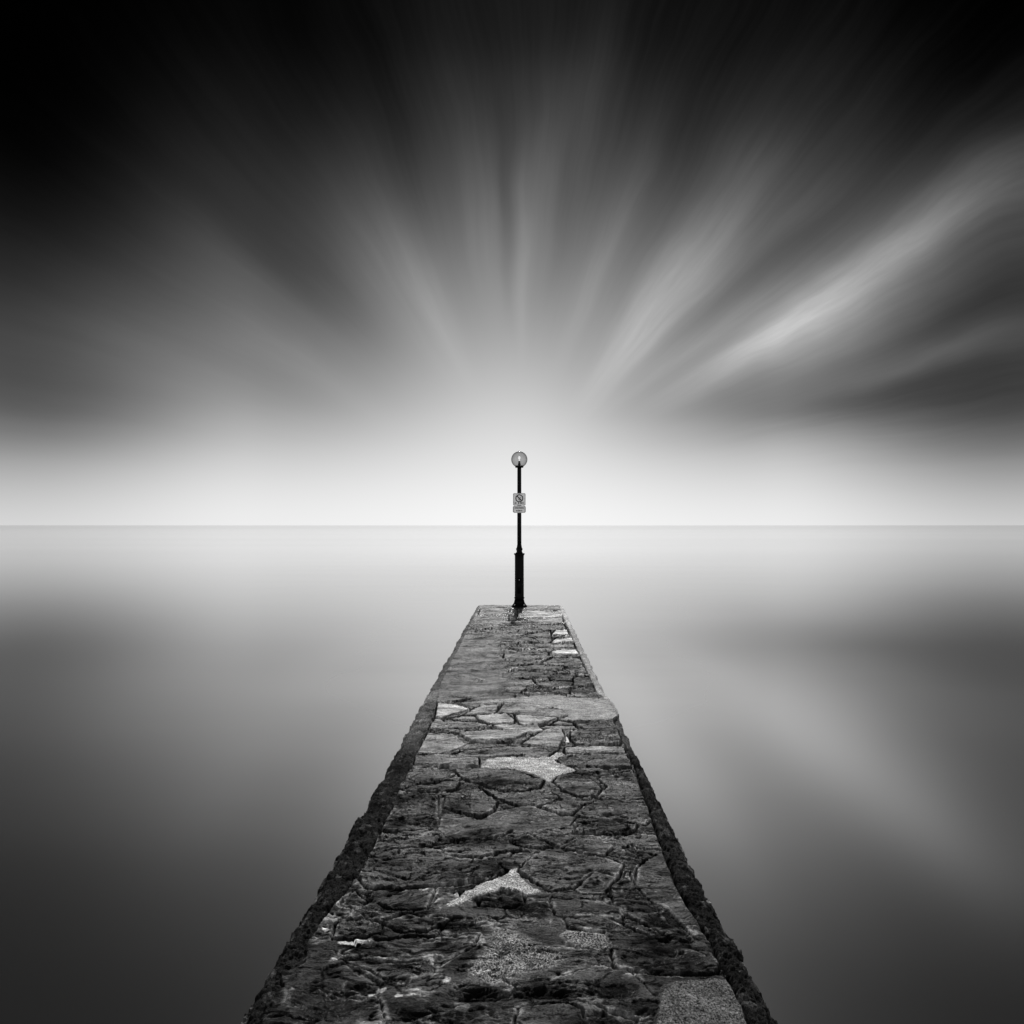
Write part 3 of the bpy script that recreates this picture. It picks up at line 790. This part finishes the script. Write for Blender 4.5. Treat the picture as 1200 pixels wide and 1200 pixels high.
def lathe(prof, seg=32, flute=None):
    bm = bmesh.new(); rings = []
    for (r, z) in prof:
        ring = []
        for k in range(seg):
            a = 2 * math.pi * k / seg; rr = r
            if flute and flute[0] <= z <= flute[1]: rr = r * (1 - .07 * (0.5 - 0.5 * math.cos(a * flute[2])))
            ring.append(bm.verts.new((rr * math.cos(a), rr * math.sin(a), z)))
        rings.append(ring)
    for a_, b_ in zip(rings[:-1], rings[1:]):
        for k in range(seg): bm.faces.new((a_[k], a_[(k + 1) % seg], b_[(k + 1) % seg], b_[k]))
    bm.faces.new(rings[0][::-1]); bm.faces.new(rings[-1])
    return bm


lamp = thing('lamp_post', (LX, LY, 0), 'black cast iron lamp post with a round smoked globe at the end of the pier', 'lamp post')
p = PXM
zb = -0.02
from_bm('base_flange', lathe([(9.3 * p, zb), (9.3 * p, zz_(709.6)), (8.2 * p, zz_(708.8)), (6.6 * p, zz_(706.5)), (5.9 * p, zz_(704.5)), (5.7 * p, zz_(703))], 40), M_BLACK, lamp)
from_bm('base_column', lathe([(5.5 * p, zz_(703)), (5.4 * p, zz_(701.3)), (6.1 * p, zz_(700.9)), (6.1 * p, zz_(700)), (5.35 * p, zz_(699.4)), (5.35 * p, zz_(698)), (5.3 * p, zz_(690)), (5.25 * p, zz_(670)),
                              (5.25 * p, zz_(655)), (5.3 * p, zz_(651)), (5.9 * p, zz_(650)), (6.3 * p, zz_(649.3)), (6.3 * p, zz_(648.6)), (5.2 * p, zz_(648.2))], 64,
                             (zz_(697), zz_(652), 16)), M_BLACK, lamp)
from_bm('collar', lathe([(4.4 * p, zz_(648.2)), (3.4 * p, zz_(647)), (3.2 * p, zz_(645.5)), (3.7 * p, zz_(644.4)), (3.9 * p, zz_(643.4)), (3.6 * p, zz_(642.4)), (3.0 * p, zz_(641.6)), (2.75 * p, zz_(639.5)), (2.5 * p, zz_(638.5))]), M_BLACK, lamp)
from_bm('shaft', lathe([(2.48 * p, zz_(638.6)), (2.45 * p, zz_(620)), (2.4 * p, zz_(580)), (2.35 * p, zz_(550)), (2.35 * p, zz_(547.5))]), M_BLACK, lamp)
from_bm('globe_cup', lathe([(2.4 * p, zz_(548.2)), (4.6 * p, zz_(548)), (4.9 * p, zz_(547)), (4.9 * p, zz_(545.7)), (4.4 * p, zz_(545.5)), (4.3 * p, zz_(546.6))]), M_BLACK, lamp)
# door in the base column with its screw, facing the pier
bm = bmesh.new(); bmesh.ops.create_cube(bm, size=1.0)
bmesh.ops.scale(bm, vec=(4.6 * p, 1.2 * p, 18 * p), verts=bm.verts[:]); bmesh.ops.bevel(bm, geom=bm.edges[:], offset=.006, segments=2, affect='EDGES')
bmesh.ops.translate(bm, vec=(0, -4.95 * p, zz_(686)), verts=bm.verts[:])
door = from_bm('access_door', bm, M_BLACK, lamp)
bm = bmesh.new(); bmesh.ops.create_cone(bm, cap_ends=True, segments=12, radius1=.012, radius2=.010, depth=.012)
bmesh.ops.rotate(bm, cent=(0, 0, 0), matrix=Matrix.Rotation(R(90), 3, 'X'), verts=bm.verts[:]); bmesh.ops.translate(bm, vec=(0, -5.65 * p, zz_(679)), verts=bm.verts[:])
from_bm('screw', bm, M_STEEL, door)
for k in range(4):
    a = R(45 + 90 * k)
    bm = bmesh.new(); bmesh.ops.create_cone(bm, cap_ends=True, segments=6, radius1=.014, radius2=.013, depth=.02)
    bmesh.ops.translate(bm, vec=(7.7 * p * math.cos(a), 7.7 * p * math.sin(a), zz_(708.0)), verts=bm.verts[:])
    from_bm('anchor_bolt', bm, M_STEEL, lamp, False)
# globe: open sphere seated in the cup
gr = 9.45 * p; gz = zz_(538.4)
bm = bmesh.new(); bmesh.ops.create_uvsphere(bm, u_segments=64, v_segments=40, radius=gr)
bmesh.ops.delete(bm, geom=[v for v in bm.verts if v.co.z < -gr * .90], context='VERTS')
bmesh.ops.translate(bm, vec=(0, 0, gz), verts=bm.verts[:])
from_bm('globe', bm, M_GLOBE, lamp)
holder = from_bm('lamp_holder', lathe([(1.7 * p, zz_(546.8)), (1.7 * p, zz_(544)), (1.3 * p, zz_(543)), (1.1 * p, zz_(540.2))], 20), M_BLACK, lamp)
bp_ = [(0.7 * p, zz_(540.4)), (0.75 * p, zz_(539.2))]
for k in range(13):
    a = -math.pi / 2 * .75 + k / 12 * (math.pi / 2 * 1.74); bp_.append((1.4 * p * math.cos(a), zz_(536.4) + 2.0 * p * math.sin(a)))
from_bm('bulb', lathe(bp_, 20), M_BULB, holder)

# ------------------------------------------------------------------ signs on the post
SX = 0.0
SY = -2.42 * p - .022


def rrect(w, h, r, seg=6, roundtop=True, roundbot=True):
    pts = []
    for (cx, cz, a0, on) in ((w / 2 - r, h / 2 - r, 0, roundtop), (-w / 2 + r, h / 2 - r, 90, roundtop), (-w / 2 + r, -h / 2 + r, 180, roundbot), (w / 2 - r, -h / 2 + r, 270, roundbot)):
        for k in range(seg + 1):
            a = R(a0 + 90 * k / seg)
            pts.append((cx + r * math.cos(a), cz + r * math.sin(a)))
    return pts


def plate(pts, y0, y1):
    bm = bmesh.new()
    f = [bm.verts.new((x, y0, z)) for x, z in pts]; b_ = [bm.verts.new((x, y1, z)) for x, z in pts]
    bm.faces.new(f); bm.faces.new(b_[::-1])
    n = len(pts)
    for k in range(n): bm.faces.new((f[k], b_[k], b_[(k + 1) % n], f[(k + 1) % n]))
    return bm


def band_(outer_, inner_, y0, y1):
    bm = bmesh.new(); n = len(outer_)
    v = [[bm.verts.new((x, y, z)) for x, z in pts] for pts in (outer_, inner_) for y in (y0, y1)]
    of, ob, inf, inb = v
    for k in range(n):
        j = (k + 1) % n
        bm.faces.new((of[k], of[j], inf[j], inf[k])); bm.faces.new((ob[k], inb[k], inb[j], ob[j]))
        bm.faces.new((of[k], ob[k], ob[j], of[j])); bm.faces.new((inf[k], inf[j], inb[j], inb[k]))
    return bm


def strokes(boxes, y0, y1):
    """small flat bars (x0, z0, x1, z1, turn)"""
    bm = bmesh.new()
    for (x0, z0, x1, z1) in boxes:
        fr_ = [bm.verts.new((x, y0, z)) for x, z in ((x0, z0), (x1, z0), (x1, z1), (x0, z1))]
        bk = [bm.verts.new((x, y1, z)) for x, z in ((x0, z0), (x1, z0), (x1, z1), (x0, z1))]
        bm.faces.new(fr_); bm.faces.new(bk[::-1])
        for k in range(4): bm.faces.new((fr_[k], bk[k], bk[(k + 1) % 4], fr_[(k + 1) % 4]))
    return bm


def word(x0, x1, z0, z1, n, rnd):
    """a worn, unreadable word: letter-sized groups of upright and cross strokes"""
    out_ = []; lw_ = (x1 - x0) / n; sw = lw_ * .34
    for k in range(n):
        a = x0 + k * lw_ + lw_ * .08; b_ = a + lw_ * .82
        kind = rnd.randrange(4)
        out_.append((a, z0, a + sw, z1))
        if kind in (0, 1): out_.append((b_ - sw, z0, b_, z1))
        zc = (z0, (z0 + z1) / 2 - sw / 2, z1 - sw)[rnd.randrange(3)]
        if kind == 0: out_.append((a + sw, zc, b_ - sw, zc + sw))
        else: out_.append((a + sw, z1 - sw, b_ - (sw if kind == 1 else 0), z1))
        if kind == 3: out_.append((a + sw, z0, b_, z0 + sw))
    return out_


rnd = random.Random(3)
up_c = zz_(585.4); lo_c = zz_(597.0)
sw_, uh, lh = 14.6 * p, 14.4 * p, 8.2 * p
us = thing('prohibition_sign', (LX, LY + SY, up_c), 'upper white sign with a crossed circle symbol on the lamp post', 'sign')
from_bm('sign_plate', plate(rrect(sw_, uh, 1.3 * p), 0, .004), M_WHITE, us, False)
o1 = rrect(sw_ - .4 * p, uh - .4 * p, 1.2 * p); i1 = rrect(sw_ - 1.7 * p, uh - 1.7 * p, .7 * p)
from_bm('border', band_(o1, i1, -.0022, -.0004), M_GREY, us, False)
cz = 1.25 * p; r1, r2 = 4.55 * p, 3.5 * p
ang = [2 * math.pi * k / 48 for k in range(48)]
ring = from_bm('prohibition_ring', band_([(r1 * math.cos(a), cz + r1 * math.sin(a)) for a in ang], [(r2 * math.cos(a), cz + r2 * math.sin(a)) for a in ang], -.0040, -.0004), M_INK, us, False)
bm = strokes([(-3.8 * p, -.6 * p, 3.8 * p, .6 * p)], -.0048, -.0006)
bmesh.ops.rotate(bm, cent=(0, 0, 0), matrix=Matrix.Rotation(R(45), 3, 'Y'), verts=bm.verts[:]); bmesh.ops.translate(bm, vec=(0, 0, cz), verts=bm.verts[:])
from_bm('slash', bm, M_INK, us, False)
# faded pictogram under the slash: a slanted figure over a pale upright
pic = [(-.2, -3.0), (.9, -2.6), (.5, -1.0), (1.4, .4), (2.2, 1.3), (1.7, 1.8), (.6, .9), (-.4, -.2), (-1.6, -.9), (-1.3, -1.6), (-.5, -1.4)]
from_bm('pictogram', plate([(x * p, cz + z * p) for x, z in pic], -.0030, -.0005), M_FAINT, us, False)
for lt in (word(-5.6 * p, -3.2 * p, -5.0 * p, -3.5 * p, 2, rnd), [(-1.2 * p, -5.6 * p, -.4 * p, -2.6 * p)], word(.8 * p, 5.0 * p, -5.0 * p, -3.5 * p, 5, rnd)):
    from_bm('lettering', strokes(lt, -.0034, -.0007), M_INK, us, False)
cb = from_bm('clamp_band', lathe([(2.62 * p, -.012), (2.62 * p, .012)], 24), M_BLACK, us)
cb.location = (0, -SY, 2.2 * p)

ls = thing('notice_plate', (LX, LY + SY, lo_c), 'lower small white plate with two lines of black lettering on the lamp post', 'sign')
from_bm('sign_plate', plate(rrect(sw_ + .5 * p, lh, 1.9 * p), 0, .004), M_WHITE, ls, False)
o1 = rrect(sw_ + .1 * p, lh - .4 * p, 1.75 * p); i1 = rrect(sw_ - 2.2 * p, lh - 1.8 * p, .9 * p)
from_bm('border', band_(o1, i1, -.0022, -.0004), M_GREY, ls, False)
for lt in (word(-5.4 * p, 5.4 * p, .9 * p, 2.3 * p, 11, rnd), word(-3.9 * p, 3.7 * p, -2.3 * p, -.9 * p, 8, rnd)):
    from_bm('lettering', strokes(lt, -.0034, -.0007), M_INK, ls, False)
cb = from_bm('clamp_band', lathe([(2.62 * p, -.012), (2.62 * p, .012)], 24), M_BLACK, ls)
cb.location = (0, -SY, 0)

# ------------------------------------------------------------------ render settings
sc.render.engine = 'CYCLES'
sc.view_settings.view_transform = 'Standard'; sc.view_settings.look = 'None'
sc.view_settings.exposure = 0; sc.view_settings.gamma = 1
sc.cycles.use_denoising = True
sc.cycles.sample_clamp_indirect = 5
sc.render.resolution_x = sc.render.resolution_y = 1024
